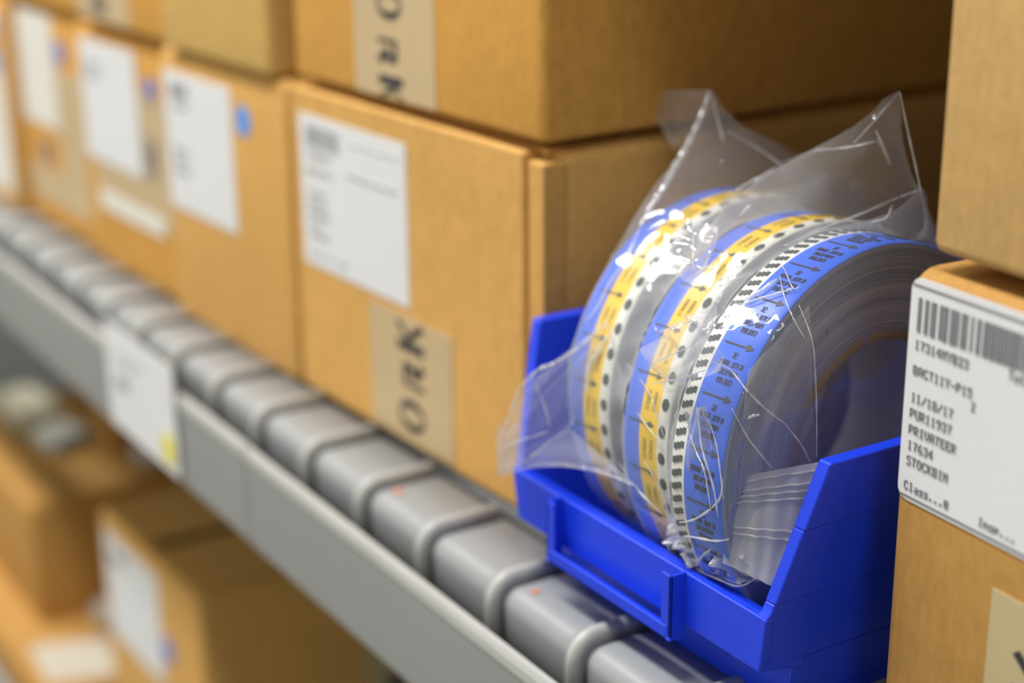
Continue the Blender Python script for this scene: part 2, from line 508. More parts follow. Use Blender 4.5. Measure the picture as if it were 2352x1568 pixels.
# --- third
c3 = carton('brown box with white label over a wide buff tape patch and a dull blue dot', (-3.632, 1.146, 0), .532, 2.0, H - .008, 1.9, 'kraft_orange')
tp = plate(c3, 'packing_tape', .075, .520, .150, .420, 'tape')
plate(c3, 'tape_end', .085, .445, .128, .170, 'paper_warm', -.0012)
lab = plate(c3, 'shipping_label', .030, .350, .238, .502, 'paper', -.0018)
text_lines(lab, [('17314NYB21', .055, .440, .014), ('BACT18-P4', .055, .415, .014)], -.0033, 'ink_soft')
disc(c3, 'round_sticker', .420, .430, .030, 'sticker_navy')
m = MB(); front_rects(m, [(.372, .392, .24, .335), (.41, .428, .25, .33), (.372, .43, .285, .30)], -.0016); m.build('tape_printing', M['ink_grey'], tp)
# --- fourth
c4 = carton('brown cardboard box with cream label and faint blue dot, beside the tall cream label', (-4.100, 1.145, 0), .455, 2.0, H - .004, 1.8, 'kraft_orange')
lab = plate(c4, 'shipping_label', .022, .272, .250, .520, 'paper_warm')
disc(c4, 'round_sticker', .318, .440, .030, 'sticker_navy')
tp = plate(c4, 'packing_tape', .274, .445, .060, .400, 'tape')
plate(c4, 'tape_strip', .030, .272, .060, .145, 'tape')
m = MB(); front_rects(m, [(.135, .165, .15, .215), (.175, .192, .16, .21)], -.001); m.build('printed_mark', M['ink_grey'], c4)
# --- fifth, cut by the frame
c5 = carton('box with a tall cream label printed with a red and blue mark', (-4.808, 1.095, 0), .695, 2.0, H - .01, 1.7, 'kraft')
lab = plate(c5, 'shipping_label', .390, .680, .045, .500, 'paper_warm')
m = MB(); front_rects(m, [(.600, .665, .40, .45)], -.0015); m.build('red_print', M['red'], lab)
m = MB(); front_rects(m, [(.600, .665, .455, .475), (.605, .665, .355, .392)], -.0015); m.build('blue_print', M['sticker_navy'], lab)
c6 = carton('brown box at the far end of the shelf, beyond the tall cream label', (-5.380, 1.145, 0), .545, 2.0, H, 1.6, 'kraft')
# --- upper row
cu2 = carton('plain yellowish cardboard box in the upper row, beside the box with lettered tape', (-3.037, 1.128, .547), .455, 2.0, H, 2.0, 'kraft_yellow')
cu3 = carton('cardboard box in the upper row with wide pale tape and a dark mark', (-3.552, 1.133, .546), .500, 2.0, H, 1.9, 'kraft_orange')
tp = plate(cu3, 'packing_tape', .010, .300, .010, .535, 'tape')
m = MB(); front_rects(m, [(.10, .175, .028, .05), (.12, .15, .055, .09), (.10, .175, .10, .12)], -.0016); m.build('printed_lettering', M['ink'], tp)
cu4 = carton('brown cardboard box at the far end of the upper row', (-4.140, 1.130, .546), .570, 2.0, H, 1.8, 'kraft_orange')
cu5 = carton('brown cardboard box in the upper row above the tall cream label', (-4.775, 1.130, .546), .600, 2.0, H, 1.7, 'kraft')

# --- cartons at the near side, right of the bin
AZR = -3.3
c7 = carton('amber cardboard box with a large white barcode label, against the blue bin', (-1.146, 1.2005, 0), .66, 2.0, .540, AZR, 'kraft_dark', bulge=.010)
lab = plate(c7, 'shipping_label', .006, .355, .292, .534, 'paper', 0, rad=.014)
barcode(lab, .018, .215, .478, .514, -.0015, 11, 'ink_grey')
TL = [('17314NYB23', .017, .459, .0105), ('BACT11Y-P15', .017, .4315, .0105), ('2', .101, .419, .0095), ('11/18/17', .017, .402, .0105), ('PUR11937', .017, .3845, .0105),
      ('PRIVATEER', .017, .3665, .0105), ('17634', .017, .349, .0105), ('STOCKBIN', .017, .332, .0105), ('Class...0', .016, .304, .0100), ('Insp...', .124, .304, .0100), ('Tot', .146, .465, .0105)]
text_lines(lab, TL, -.0015, 'ink_grey')
for rc in ((.008, .353, .5255, .5270), (.010, .353, .2965, .2980)):
    front_rects(MB(), [rc], -.0015).build('printed_rule', M['ink_grey'], lab)
lettered_tape(c7, .150, .400, .006, .246, [('K', .168), ('R', .100), ('O', .040)], False, 0, mat='tape_r', lx0=.232, size=.09)
c8 = carton('pale brown cardboard box on top of the box with the barcode label', (-1.128, 1.207, .562), .66, 2.0, .52, AZR, 'kraft_pale')
# a small white tag high on its front
plate(c8, 'shipping_label', .055, .34, .262, .50, 'paper')

# ------------------------------------------------------------------ shelving
PIT = .1925
def deck_plank():
    o = thing('deck_plank', 'grey enamelled steel plank with a rounded front, in the row below the boxes', 'shelf plank', (0, 0, 0), 0, 'steel deck planks along the shelf front')
    # cross-section over x: flat top, raised rim at one edge, narrow gap to the next
    prof = [(-.0025, -.030), (-.0025, -.012), (-.0005, -.0065), (.006, -.004), (.020, -.002), (.060, 0.0), (.148, .001), (.160, .0025), (.165, .0065), (.170, .0100), (.175, .0112), (.180, .0095), (.183, .004), (.184, -.004), (.184, -.030)]
    # path of the section: back end, along the top, over the front corner, down
    path = [(1.158, 0, 0)]
    R = .030
    for k in range(9):
        a = math.pi / 2 * k / 8
        path.append((1.036 + R - R * math.sin(a), -(R - R * math.cos(a)), a))
    path.append((1.036, -.16, math.pi / 2))
    rings = []
    for (y, z, a) in path:
        ny, nz = -math.sin(a), math.cos(a)      # outward normal of the path
        rings.append([(px, y + ny * h_, z + nz * h_) for px, h_ in prof])
    MB().loft(rings).build('plank_panel', M['steel'], o, smooth=True)
    bead = [(.163, .004), (.166, .0085), (.170, .0118), (.175, .0132), (.180, .0115), (.1838, .0055), (.1845, -.004), (.182, -.006), (.165, -.006)]  # paler skin over the rim, its catch of light put in as colour
    rings = []
    for (y, z, a) in path:
        ny, nz = -math.sin(a), math.cos(a)
        rings.append([(px, y + ny * h_, z + nz * h_) for px, h_ in bead])
    MB().loft(rings).build('lit_rim_bead', M['beam_edge'], o, smooth=True)
    return o
p0 = deck_plank()
kids = list(p0.children)
xs = [-1.8877 - .175 + PIT * k for k in range(-14, 12)]
for i, x in enumerate(xs):
    if i == 0:
        q = p0
    else:
        q = p0.copy()
        COL.objects.link(q)
        for ch in kids:
            c = ch.copy()
            COL.objects.link(c)
            c.parent = q
    q.location = Vector((x, 0, 0)) * U
    if abs(x - (-2.0627)) < .01:
        MB().prism([(.030 + .007 * math.cos(a), 1.075 + .009 * math.sin(a)) for a in np.linspace(0, 5.6, 9)], 'z', -.001, .0015).build('red_fleck', M['red'], q)
    if abs(x - (-1.6777)) < .01:
        MB().prism([(.034 + .005 * math.cos(a), 1.068 + .007 * math.sin(a)) for a in np.linspace(0, 5.6, 9)], 'z', -.002, .0006).build('red_fleck', M['red'], q)

def beam(label, x0, x1, dz=0.0):
    t = thing('shelf_beam', label, 'shelf beam', (x0, .98, 0), 0)
    L = x1 - x0
    # front plate with a rolled top edge and a return flange under it
    poly = [(0, -.205), (-.004, -.2), (-.004, -.045), (-.003, -.036), (0, -.030), (.007, -.029), (.011, -.034), (.012, -.045), (.010, -.05), (.010, -.195), (.10, -.195), (.10, -.205)]
    poly = [(a, b + dz) for a, b in poly]
    MB().prism(poly, 'x', 0, L).build('beam_face', M['beam'], t, bevel=.0025)
    MB().prism([(-.0055, -.048 + dz), (-.0045, -.035 + dz), (-.001, -.0275 + dz), (.007, -.0265 + dz), (.0125, -.033 + dz), (.011, -.034 + dz), (.007, -.029 + dz), (0, -.030 + dz), (-.003, -.036 + dz), (-.004, -.048 + dz)], 'x', 0, L).build('beam_edge', M['beam_edge'], t)  # paler strip: highlight of the rolled edge put in as colour
    return t
beam('grey steel shelf beam with pale top edge, in front of the blue bin', -2.385, 1.2)
beam('grey steel shelf beam with pale top edge, carrying the white tag', -9.0, -2.389, .002)
# tag on the beam
t = thing('shelf_tag', 'white shelf tag with a yellow dot, clipped over the grey shelf beam', 'tag', (-3.050, .972, -.190))
MB().box(0, .362, -.003, 0, 0, .215).build('tag_card', M['paper'], t)
disc(t, 'yellow_sticker', .318, .045, .032, 'sticker_yellow', -.003)
front_rects(MB(), [(.06, .20, .16, .165), (.06, .17, .145, .150), (.05, .12, .09, .12)], -.003).build('printed_lettering', M['ink_soft'], t)

MB().box(-9, 1.2, 1.187, 3.4, -.035, 0).build('shelf_deck', M['steel']); tag(bpy.data.objects['shelf_deck'], 'flat grey steel deck the boxes of both rows stand on', 'shelf')
o = MB().box(-9, 1.2, 1.1585, 1.1865, -.05, -.016).build('slot_shade_strip', M['slot_shade']); tag(o, 'black strip colouring in the shade of the slot between planks and boxes', 'strip')  # the shade in the open slot, put in as a black strip
o = MB().box(-12, 1.2, 1.0, 3.4, -1.535, -1.50).build('lower_shelf_deck', M['steel']); tag(o, 'grey steel deck of the shelf below, carrying the lower boxes', 'shelf')
o = MB().box(-9, 1.2, 1.02, 3.4, 1.50, 1.54).build('upper_shade_deck', M['steel']); tag(o, 'grey steel deck out of view, added to shade the upper row of boxes', 'shelf')  # unseen deck, added to block light from the upper boxes

# ------------------------------------------------------------------ lower shelf contents
l1 = carton('box with white label and parted top flaps on the shelf below', (-3.800, 1.150, -1.50), .620, 1.7, .798, 1.5, 'kraft', slit='y', slit_w=.045)
lab = plate(l1, 'shipping_label', .030, .375, .460, .750, 'paper')
barcode(lab, .06, .16, .68, .71, -.0015, 9, 'ink_soft')
disc(l1, 'round_sticker', .415, .575, .034, 'sticker_navy')
sd = MB()
sd.box(.6195, .6212, .42, .80, .30, .61).build('packing_tape', M['tape_r'], l1)
sd = MB()
for y0, y1, z0, z1 in ((.46, .50, .30, .34), (.50, .56, .26, .30), (.58, .62, .22, .34), (.64, .72, .30, .34), (.48, .52, .12, .2), (.56, .60, .10, .18), (.66, .70, .12, .24)):
    sd.box(.6212, .6222, y0, y1, z0 + .25, z1 + .25)
sd.build('printed_mark', M['ink'], l1)
l3 = carton('flat orange-brown box lying on the shelf below, with a white sheet on it', (-5.45, 1.03, -1.50), 1.42, .95, .158, 0, 'kraft_dark', slit='x')  # same board as the boxes above, darkened in colour for the dim shelf
l2 = carton('brown cardboard box standing on the flat orange-brown box', (-5.40, 1.150, -1.340), .926, 1.1, .380, 0, 'kraft_dark')  # darker board here too: lower-shelf shade put into the colour
o = MB().hexa([(-4.36, 1.075, -1.3405), (-4.12, 1.06, -1.3405), (-4.06, 1.24, -1.3395), (-4.28, 1.29, -1.339)], [(-4.36, 1.075, -1.337), (-4.12, 1.06, -1.337), (-4.06, 1.24, -1.336), (-4.28, 1.29, -1.3355)]).build('paper_sheet', M['paper_shaded'])
tag(o, 'white paper sheet lying on the flat orange-brown box', 'paper')
s1 = carton('small white carton lying on the brown box on the shelf below', (-5.30, 1.27, -.958), .26, .16, .075, 4, 'white_carton', slit='x', name='small_carton', cat='box')
s2 = carton('small brown carton on the brown box, beside the small white one', (-5.02, 1.52, -.958), .28, .25, .10, -6, 'kraft_dark', slit='x', name='small_carton', cat='box')
s3 = carton('small grey carton on the brown box on the shelf below', (-4.96, 1.30, -.958), .16, .14, .05, 12, 'crate_grey', slit='x', name='small_carton', cat='box')

# ------------------------------------------------------------------ crumpled film surfaces
def film_mesh(name, mat, parent, hullpts, pins, solids, edge, iters, seed, crease, sag=1.0, limit=None):
    """clear film drawn tight round its contents and out to its free corners, then creased"""
    bm = bmesh.new()
    for p in hullpts:
        bm.verts.new(p)
    r = bmesh.ops.convex_hull(bm, input=bm.verts)
    junk = [g for g in r['geom_interior'] + r['geom_unused'] if isinstance(g, bmesh.types.BMVert)]
    bmesh.ops.delete(bm, geom=list(set(junk)), context='VERTS')
    bmesh.ops.triangulate(bm, faces=bm.faces)
    for _ in range(9):
        long = [e for e in bm.edges if e.calc_length() > edge]
        if not long:
            break
        bmesh.ops.subdivide_edges(bm, edges=long, cuts=1, use_grid_fill=False)
        bmesh.ops.triangulate(bm, faces=bm.faces)
    bmesh.ops.remove_doubles(bm, verts=bm.verts, dist=edge * .12)
    bm.verts.ensure_lookup_table()
    P = np.array([v.co[:] for v in bm.verts])
    E = np.array([[e.verts[0].index, e.verts[1].index] for e in bm.edges]) if bm.verts.index_update() is None else None
    n = len(P)
    deg = np.bincount(E.ravel(), minlength=n).astype(float)
    pinned = np.zeros(n, bool)
    for p in pins:
        pinned |= np.linalg.norm(P - np.array(p), axis=1) < edge * .6
    P0 = P.copy()
    def push(P):
        for (c, ax, R, hw) in solids:
            c = np.array(c); ax = np.array(ax)
            d = P - c
            s = d @ ax
            rad = d - np.outer(s, ax)
            rr_ = np.linalg.norm(rad, axis=1)
            inside = (rr_ < R) & (np.abs(s) < hw)
            if not inside.any():
                continue
            outr = R - rr_
            outs = hw - np.abs(s)
            m1 = inside & (outr < outs)
            m2 = inside & ~m1
            P[m1] += rad[m1] / np.maximum(rr_[m1], 1e-6)[:, None] * outr[m1][:, None]
            P[m2] += np.sign(s[m2])[:, None] * ax * outs[m2][:, None]
        return P
    for it in range(iters):
        L = np.zeros_like(P)
        np.add.at(L, E[:, 0], P[E[:, 1]])
        np.add.at(L, E[:, 1], P[E[:, 0]])
        L = L / deg[:, None]
        Q = P + .8 * sag * (L - P)
        Q[pinned] = P0[pinned]
        P = push(Q)
    # creases: sharp-edged folds along random planes, most of them running out of the pinned corners
    rng = np.random.RandomState(seed)
    bm.faces.ensure_lookup_table()
    for v, p in zip(bm.verts, P):
        v.co = p
    bm.normal_update()
    Nn = np.array([v.normal[:] for v in bm.verts])
    D = np.zeros(n)
    ctr = P.mean(0)
    for k in range(crease[0]):
        base = np.array(pins[rng.randint(len(pins))]) if (len(pins) and rng.rand() < .6) else P[rng.randint(n)]
        nn = rng.randn(3); nn /= np.linalg.norm(nn)
        d = (P - base) @ nn
        # the fold only lives in a patch
        q = P[rng.randint(n)]
        e = np.linalg.norm(P - q, axis=1)
        wgt = np.clip(1 - e / rng.uniform(.10, .28), 0, 1)
        wdt = rng.uniform(.004, .018)
        amp = crease[1] * rng.uniform(.3, 1.0) * (1 if rng.rand() < .65 else -1)
        D += amp * wgt * np.maximum(0, 1 - np.abs(d) / wdt)
    for k in range(crease[2]):      # broad billows
        q = P[rng.randint(n)]
        e = np.linalg.norm(P - q, axis=1)
        D += crease[3] * rng.uniform(.2, 1) * np.exp(-(e / rng.uniform(.03, .07)) ** 2)
    D[pinned] = 0
    P = push(P + Nn * D[:, None])
    if limit is not None:
        P = limit(P)
    for v, p in zip(bm.verts, P):
        v.co = Vector(p) * U
    me = bpy.data.meshes.new(name)
    bm.to_mesh(me)
    bm.free()
    me.materials.append(M[mat])
    me.polygons.foreach_set('use_smooth', [True] * len(me.polygons))
    o = bpy.data.objects.new(name, me)
    COL.objects.link(o)
    if parent is not None:
        o.parent = parent
    return o

# ------------------------------------------------------------------ tape rolls
RO, RI, RC = .245, .141, .130
def axes(az, tl):
    a, k = math.radians(az), math.radians(tl)
    n = np.array([math.cos(a) * math.cos(k), math.sin(a) * math.cos(k), math.sin(k)])
    e1 = np.array([-math.sin(a), math.cos(a), 0.])
    return n, e1, np.cross(n, e1)

def tube_ring(r, x, seg=128):
    return [(x, r * math.cos(2 * math.pi * i / seg), r * math.sin(2 * math.pi * i / seg)) for i in range(seg)]

def wrap(rects, r, a0):
    """printed rectangles laid on the roll: first pair along the axis, second pair round it (arc length), centred on angle a0"""
    m = MB()
    for s0, s1, t0, t1 in rects:
        n = max(1, int((t1 - t0) / .02))
        for k in range(n):
            b0, b1 = t0 + (t1 - t0) * k / n, t0 + (t1 - t0) * (k + 1) / n
            q = []
            for R_ in (r, r + .0010):
                for s, t_ in ((s0, b0), (s1, b0), (s1, b1), (s0, b1)):
                    a = a0 + t_ / r
                    q.append((s, R_ * math.cos(a), R_ * math.sin(a)))
            m.add(q, [(4, 5, 6, 7), (0, 1, 5, 4), (1, 2, 6, 5), (2, 3, 7, 6), (3, 0, 4, 7)])
    return m

def tape_roll(label, c, az, tl, bands, prints, lin='core_in'):
    """local x = 0 is the face towards +x; the roll runs to -w"""
    W = sum(b[0] for b in bands)
    t = thing('tape_roll', label, 'tape roll', c, az, None, tl)
    m = MB()
    m.loft([tube_ring(RI, 0), tube_ring(RO - .002, 0)], caps=False)
    m.loft([tube_ring(RO - .002, -W), tube_ring(RI, -W)], caps=False)
    m.build('wound_tape', M['rings'], t, smooth=False)
    m = MB()
    m.loft([tube_ring(RC, 0.001), tube_ring(RI, 0.001), tube_ring(RI, -W), tube_ring(RC, -W)], caps=False)
    m.build('paperboard_core', M['core'], t, smooth=True)
    m = MB().loft([tube_ring(RC - .0005, -.0005), tube_ring(RC - .0005, -W)], caps=False)
    m.build('core_lining', M[lin], t, smooth=True)
    x = 0.0
    for k, (bw, mat, nm) in enumerate(bands):
        rings = [tube_ring(RO - .002, x)] if k == 0 else []
        rings += [tube_ring(RO, x - (.001 if k == 0 else 0)), tube_ring(RO, x - bw + (.001 if k == len(bands) - 1 else 0))]
        if k == len(bands) - 1:
            rings.append(tube_ring(RO - .002, x - bw))
        MB().loft(rings, caps=False).build(nm, M[mat], t, smooth=True)
        x -= bw
    for nm, mat, mb in prints(W):
        mb.build(nm, M[mat], t)
    return t

def merge(ms):
    out = MB()
    for q in ms:
        out.add(q.v, q.f)
    return out

def arrow_rects(x0, x1, th=.0019, head=.010, hw=.0042):
    """arrow along the axis, pointing to +x, built of short steps"""
    out = [(x0, x1 - head, -th / 2, th / 2)]
    n = 7
    for k in range(n):
        u_ = k / n
        out.append((x1 - head + head * u_, x1 - head + head * (u_ + 1 / n), -hw * (1 - u_), hw * (1 - u_)))
    return out

def flip(rects, x, t_):
    """turn lettering upside down about its own line: (x, t_) is the reading start"""
    return [(x - b, x - a, t_ - d, t_ - c) for a, b, c, d in rects]

def coolant_prints(W):
    bw = .060
    arrows, words = [], []
    for k in range(-4, 15):
        a = math.radians(97.2 + 14.5 * k)
        arrows.append(wrap(arrow_rects(-bw + .006, -.009), RO, a))
        rows = [('SK', .016, .0072), ('GLYCOL WATER', .026, .0062), ('PROPYLENE', .0365, .0062), ('COOLANT', .047, .0068)]
        for s, off, hh in rows:
            L = len(s) * hh * .52
            rc = text_rects(s, 0, 0, hh, adv=.52, wid=.44)
            words.append(wrap(flip(rc, -.030 + L / 2, off), RO, a))
    dashes = []
    for k in range(-12, 52):
        a = math.radians(95.8 + 3.75 * k)
        mb = MB()
        for q in range(3):
            s0 = -.0790 + q * .0050
            for R_ in (RO,):
                sk = (1 - q) * .0020
                mb = wrap([(s0, s0 + .0050, -.0036 + sk, .0036 + sk)], RO, a)
                dashes.append(mb)
    return [('flow_arrow', 'ink', merge(arrows)), ('printed_lettering', 'ink', merge(words)), ('dash_marking', 'dotink', merge(dashes))]

def hydraulic_prints(a_start, dot_start, vis=True):
    def f(W):
        arrows, words, dots = [], [], []
        for k in range(-3, 16):
            a = math.radians(a_start + 13.6 * k)
            arrows.append(wrap(arrow_rects(-.072, -.026, head=.009, hw=.004), RO, a))
            rc = text_rects('HYDRAULIC', 0, 0, .0058, adv=.46, wid=.32)
            # words run round the roll on the yellow band
            for dx in (0, .0125):
                words.append(wrap([(-.0445 + c + dx, -.0445 + d + dx, .018 + a_, .018 + b_) for a_, b_, c, d in [(r_[0], r_[1], r_[2], r_[3]) for r_ in rc]], RO, a))
        for k in range(-6, 30):
            a = math.radians(dot_start + 7.55 * k)
            mb = MB()
            r_, sc_ = RO + .0008, .0062
            pts = [(-.0092 + sc_ * math.cos(q), r_ * math.cos(a + .0075 * math.sin(q) / r_), r_ * math.sin(a + .0075 * math.sin(q) / r_)) for q in np.linspace(0, 2 * math.pi, 17)[:-1]]
            mb.add(pts, [tuple(range(16))])
            dots.append(mb)
        return [('flow_arrow', 'dotink', merge(arrows)), ('printed_lettering', 'olive_ink', merge(words)), ('dot_marking', 'dotink', merge(dots))]
    return f

ROLLS = [((-1.300, 1.322, .266), 3.6, 1.6), ((-1.4065, 1.3384, .2655), 1.0, 3.6), ((-1.553, 1.3573, .2655), 2.1, 3.5)]
BL = [(.060, 'band_blue', 'blue_band'), (.022, 'band_white', 'white_band')]
HY = [(.0185, 'band_white', 'white_band'), (.0335, 'band_yellow', 'yellow_band'), (.030, 'band_blue', 'blue_band')]
tape_roll('roll of blue tape with dashed white edge, its grey wound side showing', *ROLLS[0], BL, coolant_prints)
tape_roll('blue and yellow tape roll with black dots, standing between two other rolls', *ROLLS[1], HY, hydraulic_prints(104.0, 89.7))
tape_roll('blue and yellow tape roll under the tall folded bag peak', *ROLLS[2], HY, hydraulic_prints(103.0, 93.0))

# ------------------------------------------------------------------ blue stacking bin
bin_ = thing('storage_bin', 'blue plastic bin full of bagged tape rolls, empty label holder on its front', 'storage bin', (0, 0, 0))
def xR(z): return -1.2290 + .040 * z / .323
def xL(z): return -1.6990 - .068 * z / .333
YB = 2.02
def clip(poly, z0, z1):
    def half(ps, f):
        out = []
        for i in range(len(ps)):
            a, b = ps[i], ps[(i + 1) % len(ps)]
            fa, fb = f(a), f(b)
            if fa >= 0: out.append(a)
            if fa * fb < 0:
                t_ = fa / (fa - fb)
                out.append((a[0] + (b[0] - a[0]) * t_, a[1] + (b[1] - a[1]) * t_))
        return out
    return half(half(poly, lambda p: p[1] - z0), lambda p: z1 - p[1])
def side_wall(xf, sgn, ztop, name):
    prof = [(1.140, 0), (YB - .03, 0), (YB, ztop), (1.146, ztop), (1.0935, .150), (1.0875, .143), (1.0875, .075), (1.140, .060)]
    m = MB()
    for z0, z1, off in ((0, .075, -.003), (.0745, .160, -.0008), (.1595, .246, .0004), (.2455, ztop + .001, .0016)):
        pl = clip(prof, z0, z1)
        if z0 > .05 and z0 < .1:
            pl = clip([(1.0875, .075), (YB - .01, .075), (YB, ztop), (1.146, ztop), (1.0935, .150), (1.0875, .143)], z0, z1)
        if z0 == 0:
            pl = [(1.140, 0), (YB - .03, 0), (YB - .02, .075), (1.140, .075)]
        m.loft([[(xf(z) + sgn * (off), y, z) for y, z in pl], [(xf(z) - sgn * .017, y, z) for y, z in pl]])
    m.build(name, M['blue_plastic'], bin_, bevel=.0028)
side_wall(xR, 1, .323, 'side_wall')
side_wall(xL, -1, .333, 'side_wall')
MB().box(-1.699, -1.229, 1.140, YB - .03, 0, .013).build('bin_floor', M['blue_plastic'], bin_)
MB().hexa([(xL(0), YB - .03, 0), (xR(0), YB - .03, 0), (xR(0), YB - .015, 0), (xL(0), YB - .015, 0)],
          [(xL(.33), YB, .40), (xR(.33), YB, .40), (xR(.33), YB + .016, .40), (xL(.33), YB + .016, .40)]).build('back_wall', M['blue_plastic'], bin_, bevel=.003)
m = MB()
# low front wall, the shelf under the lip, then the upright lip
m.hexa([(xL(0) + .007, 1.1385, .001), (xR(0) - .007, 1.1385, .001), (xR(0) - .007, 1.154, .001), (xL(0) + .007, 1.154, .001)], [(xL(.07) + .007, 1.1385, .076), (xR(.07) - .007, 1.1385, .076), (xR(.07) - .007, 1.154, .076), (xL(.07) + .007, 1.154, .076)])
m.hexa([(xL(.07), 1.0885, .075), (xR(.07), 1.0885, .075), (xR(.07), 1.156, .062), (xL(.07), 1.156, .062)], [(xL(.08), 1.0885, .085), (xR(.08), 1.0885, .085), (xR(.08), 1.156, .077), (xL(.08), 1.156, .077)])
m.hexa([(xL(.075), 1.0870, .075), (xR(.075), 1.0870, .075), (xR(.075), 1.1020, .075), (xL(.075), 1.1020, .075)], [(xL(.143), 1.0870, .1435), (xR(.143), 1.0870, .1435), (xR(.143), 1.1000, .1435), (xL(.143), 1.1000, .1435)])
m.build('front_lip', M['blue_plastic'], bin_, bevel=.0025)
# inner slope behind the lip
m = MB()
m.prism([(1.099, .075), (1.099, .1425), (1.1125, .1385), (1.146, .080), (1.146, .075)], 'x', xL(.10) + .004, xR(.10) - .004)
m.build('inner_slope', M['blue_plastic'], bin_, bevel=.002)
h_ = thing  # (label holder below is part of the bin)
for x, s in ((-1.612, 1), (-1.352, -1)):
    m = MB()
    m.box(min(x, x + s * .0045), max(x, x + s * .0045), 1.0650, 1.0880, .0635, .1440)
    m.box(min(x, x + s * .018), max(x, x + s * .018), 1.0650, 1.0690, .0635, .1440)
    m.build('holder_bracket', M['blue_plastic'], bin_, bevel=.0012)
m = MB()
m.box(-1.6128, -1.3512, 1.0642, 1.0880, .0600, .0640)
m.box(-1.6060, -1.3580, 1.0642, 1.0684, .0600, .0780)
m.build('holder_ledge', M['blue_plastic'], bin_, bevel=.0012)

# ------------------------------------------------------------------ clear bags
def roll_pts(i, grow=1.03, pad=.006, W=.082, n=40):
    c, az, tl = ROLLS[i]
    nx, e1, e2 = axes(az, tl)
    c = np.array(c)
    out = []
    for s in (pad, -W - pad):
        for k in range(n):
            a = 2 * math.pi * k / n
            out.append(tuple(c + nx * s + grow * RO * (math.cos(a) * e1 + math.sin(a) * e2)))
    return out
def roll_solid(i, grow=1.012, pad=.004, W=.082):
    c, az, tl = ROLLS[i]
    nx, e1, e2 = axes(az, tl)
    return (tuple(np.array(c) - nx * W / 2), tuple(nx), RO * grow, W / 2 + pad)
SOL = [roll_solid(i) for i in range(3)]
def keep_in(P):
    """hold the film above the bin floor, behind the lip and between the side walls where it is below their tops"""
    P = P.copy()
    low = P[:, 2] < .018
    P[low, 2] = .018
    inb = (P[:, 1] > 1.09)
    zz = P[:, 2]
    m = inb & (zz < .335)
    P[m, 0] = np.minimum(P[m, 0], xR(zz[m]) - .024)
    P[m, 0] = np.maximum(P[m, 0], xL(zz[m]) + .024)
    m = (zz < .141) & (P[:, 1] > 1.085)
    P[m, 1] = np.maximum(P[m, 1], 1.104 + (.141 - zz[m]) * .95)
    return P
def grown(w):
    return w
def at(x, y, Y):
    """the point at depth Y (in U) that shows at pixel x, y"""
    d = fw * FPX + r2 * (x - 1176) - u2 * (y - 784)
    k = Y / d.y
    return np.array((d.x * k, Y, 1.0 + d.z * k))

# far bag, with the tall folded peak
seamA = [at(1630, 208, 1.39), at(1603, 285, 1.385), at(1570, 345, 1.37), at(1530, 420, 1.35), at(1480, 505, 1.31)]
pA = [tuple(p) for p in seamA] + [tuple(at(1668, 330, 1.42)), tuple(at(1800, 400, 1.52)), (-1.63, 1.60, .50)]
oA = film_mesh('plastic_bag', 'film', None, roll_pts(2, 1.05, .012) + pA, pA, [SOL[2]], .015, 60, 4, (60, .005, 14, .006), limit=keep_in)
tag(oA, 'clear plastic bag with a tall folded peak, its corner hanging over the bin lip', 'plastic bag')
pB = [tuple(at(2065, 208, 1.45)), tuple(at(2118, 450, 1.47)), tuple(at(2010, 325, 1.40)), tuple(at(1867, 344, 1.40)), tuple(at(1748, 403, 1.34)), tuple(at(1660, 462, 1.30))]
oB = film_mesh('plastic_bag', 'film', None, roll_pts(1, 1.06, .012) + pB + [(-1.52, 1.10, .30), (-1.48, 1.12, .40)], pB, [SOL[1]], .015, 60, 9, (80, .006, 16, .007), limit=keep_in)
tag(oB, 'clear plastic bag round the dotted roll, its pointed corner rising beside a box', 'plastic bag')
pC = [tuple(at(2120, 432, 1.44)), (-1.330, 1.112, .152), (-1.285, 1.108, .152), (-1.412, 1.105, .160), (-1.262, 1.200, .430)]
oC = film_mesh('plastic_bag', 'film_thin', None, roll_pts(0, 1.045, .006) + pC + [(-1.262, 1.14, .22)], pC, [SOL[0]], .015, 60, 21, (90, .005, 12, .005), limit=keep_in)
tag(oC, 'clear plastic bag round the dashed-edge tape roll, bunched behind the bin lip', 'plastic bag')

def flap(name, bag, a, b, c, d, seed, mat='film_flap', amp=.004, n=26, bow=.0):
    """a loose piece of film between four corners (a b along one edge, d c along the other), rumpled"""
    a, b, c, d = [np.array(p) for p in (a, b, c, d)]
    nn = np.cross(b - a, d - a); nn /= np.linalg.norm(nn)
    rg = np.random.RandomState(seed)
    folds = [(rg.rand(2), rg.uniform(0, math.pi), rg.uniform(.03, .12), rg.uniform(-1, 1)) for _ in range(9)]
    vs, fs = [], []
    for j in range(n + 1):
        for i in range(n + 1):
            u_, v_ = i / n, j / n
            p = (1 - u_) * (1 - v_) * a + u_ * (1 - v_) * b + u_ * v_ * c + (1 - u_) * v_ * d
            h_ = bow * math.sin(math.pi * u_) * math.sin(math.pi * v_)
            for q, an, wd, am in folds:
                dd = abs((u_ - q[0]) * math.cos(an) + (v_ - q[1]) * math.sin(an))
                h_ += amp * am * max(0, 1 - dd / wd)
            h_ += amp * .5 * math.sin(u_ * 9 + seed) * math.cos(v_ * 7 + seed * 2)
            vs.append(tuple(p + nn * h_))
    for j in range(n):
        for i in range(n):
            k = j * (n + 1) + i
            fs.append((k, k + 1, k + n + 2, k + n + 1))
    o = MB().add(vs, fs).build(name, M[mat], bag, smooth=True)
    return o
flap('folded_peak', oA, at(1475, 216, 1.40), at(1630, 208, 1.39), at(1595, 300, 1.385), at(1548, 345, 1.37), 1, amp=.002)
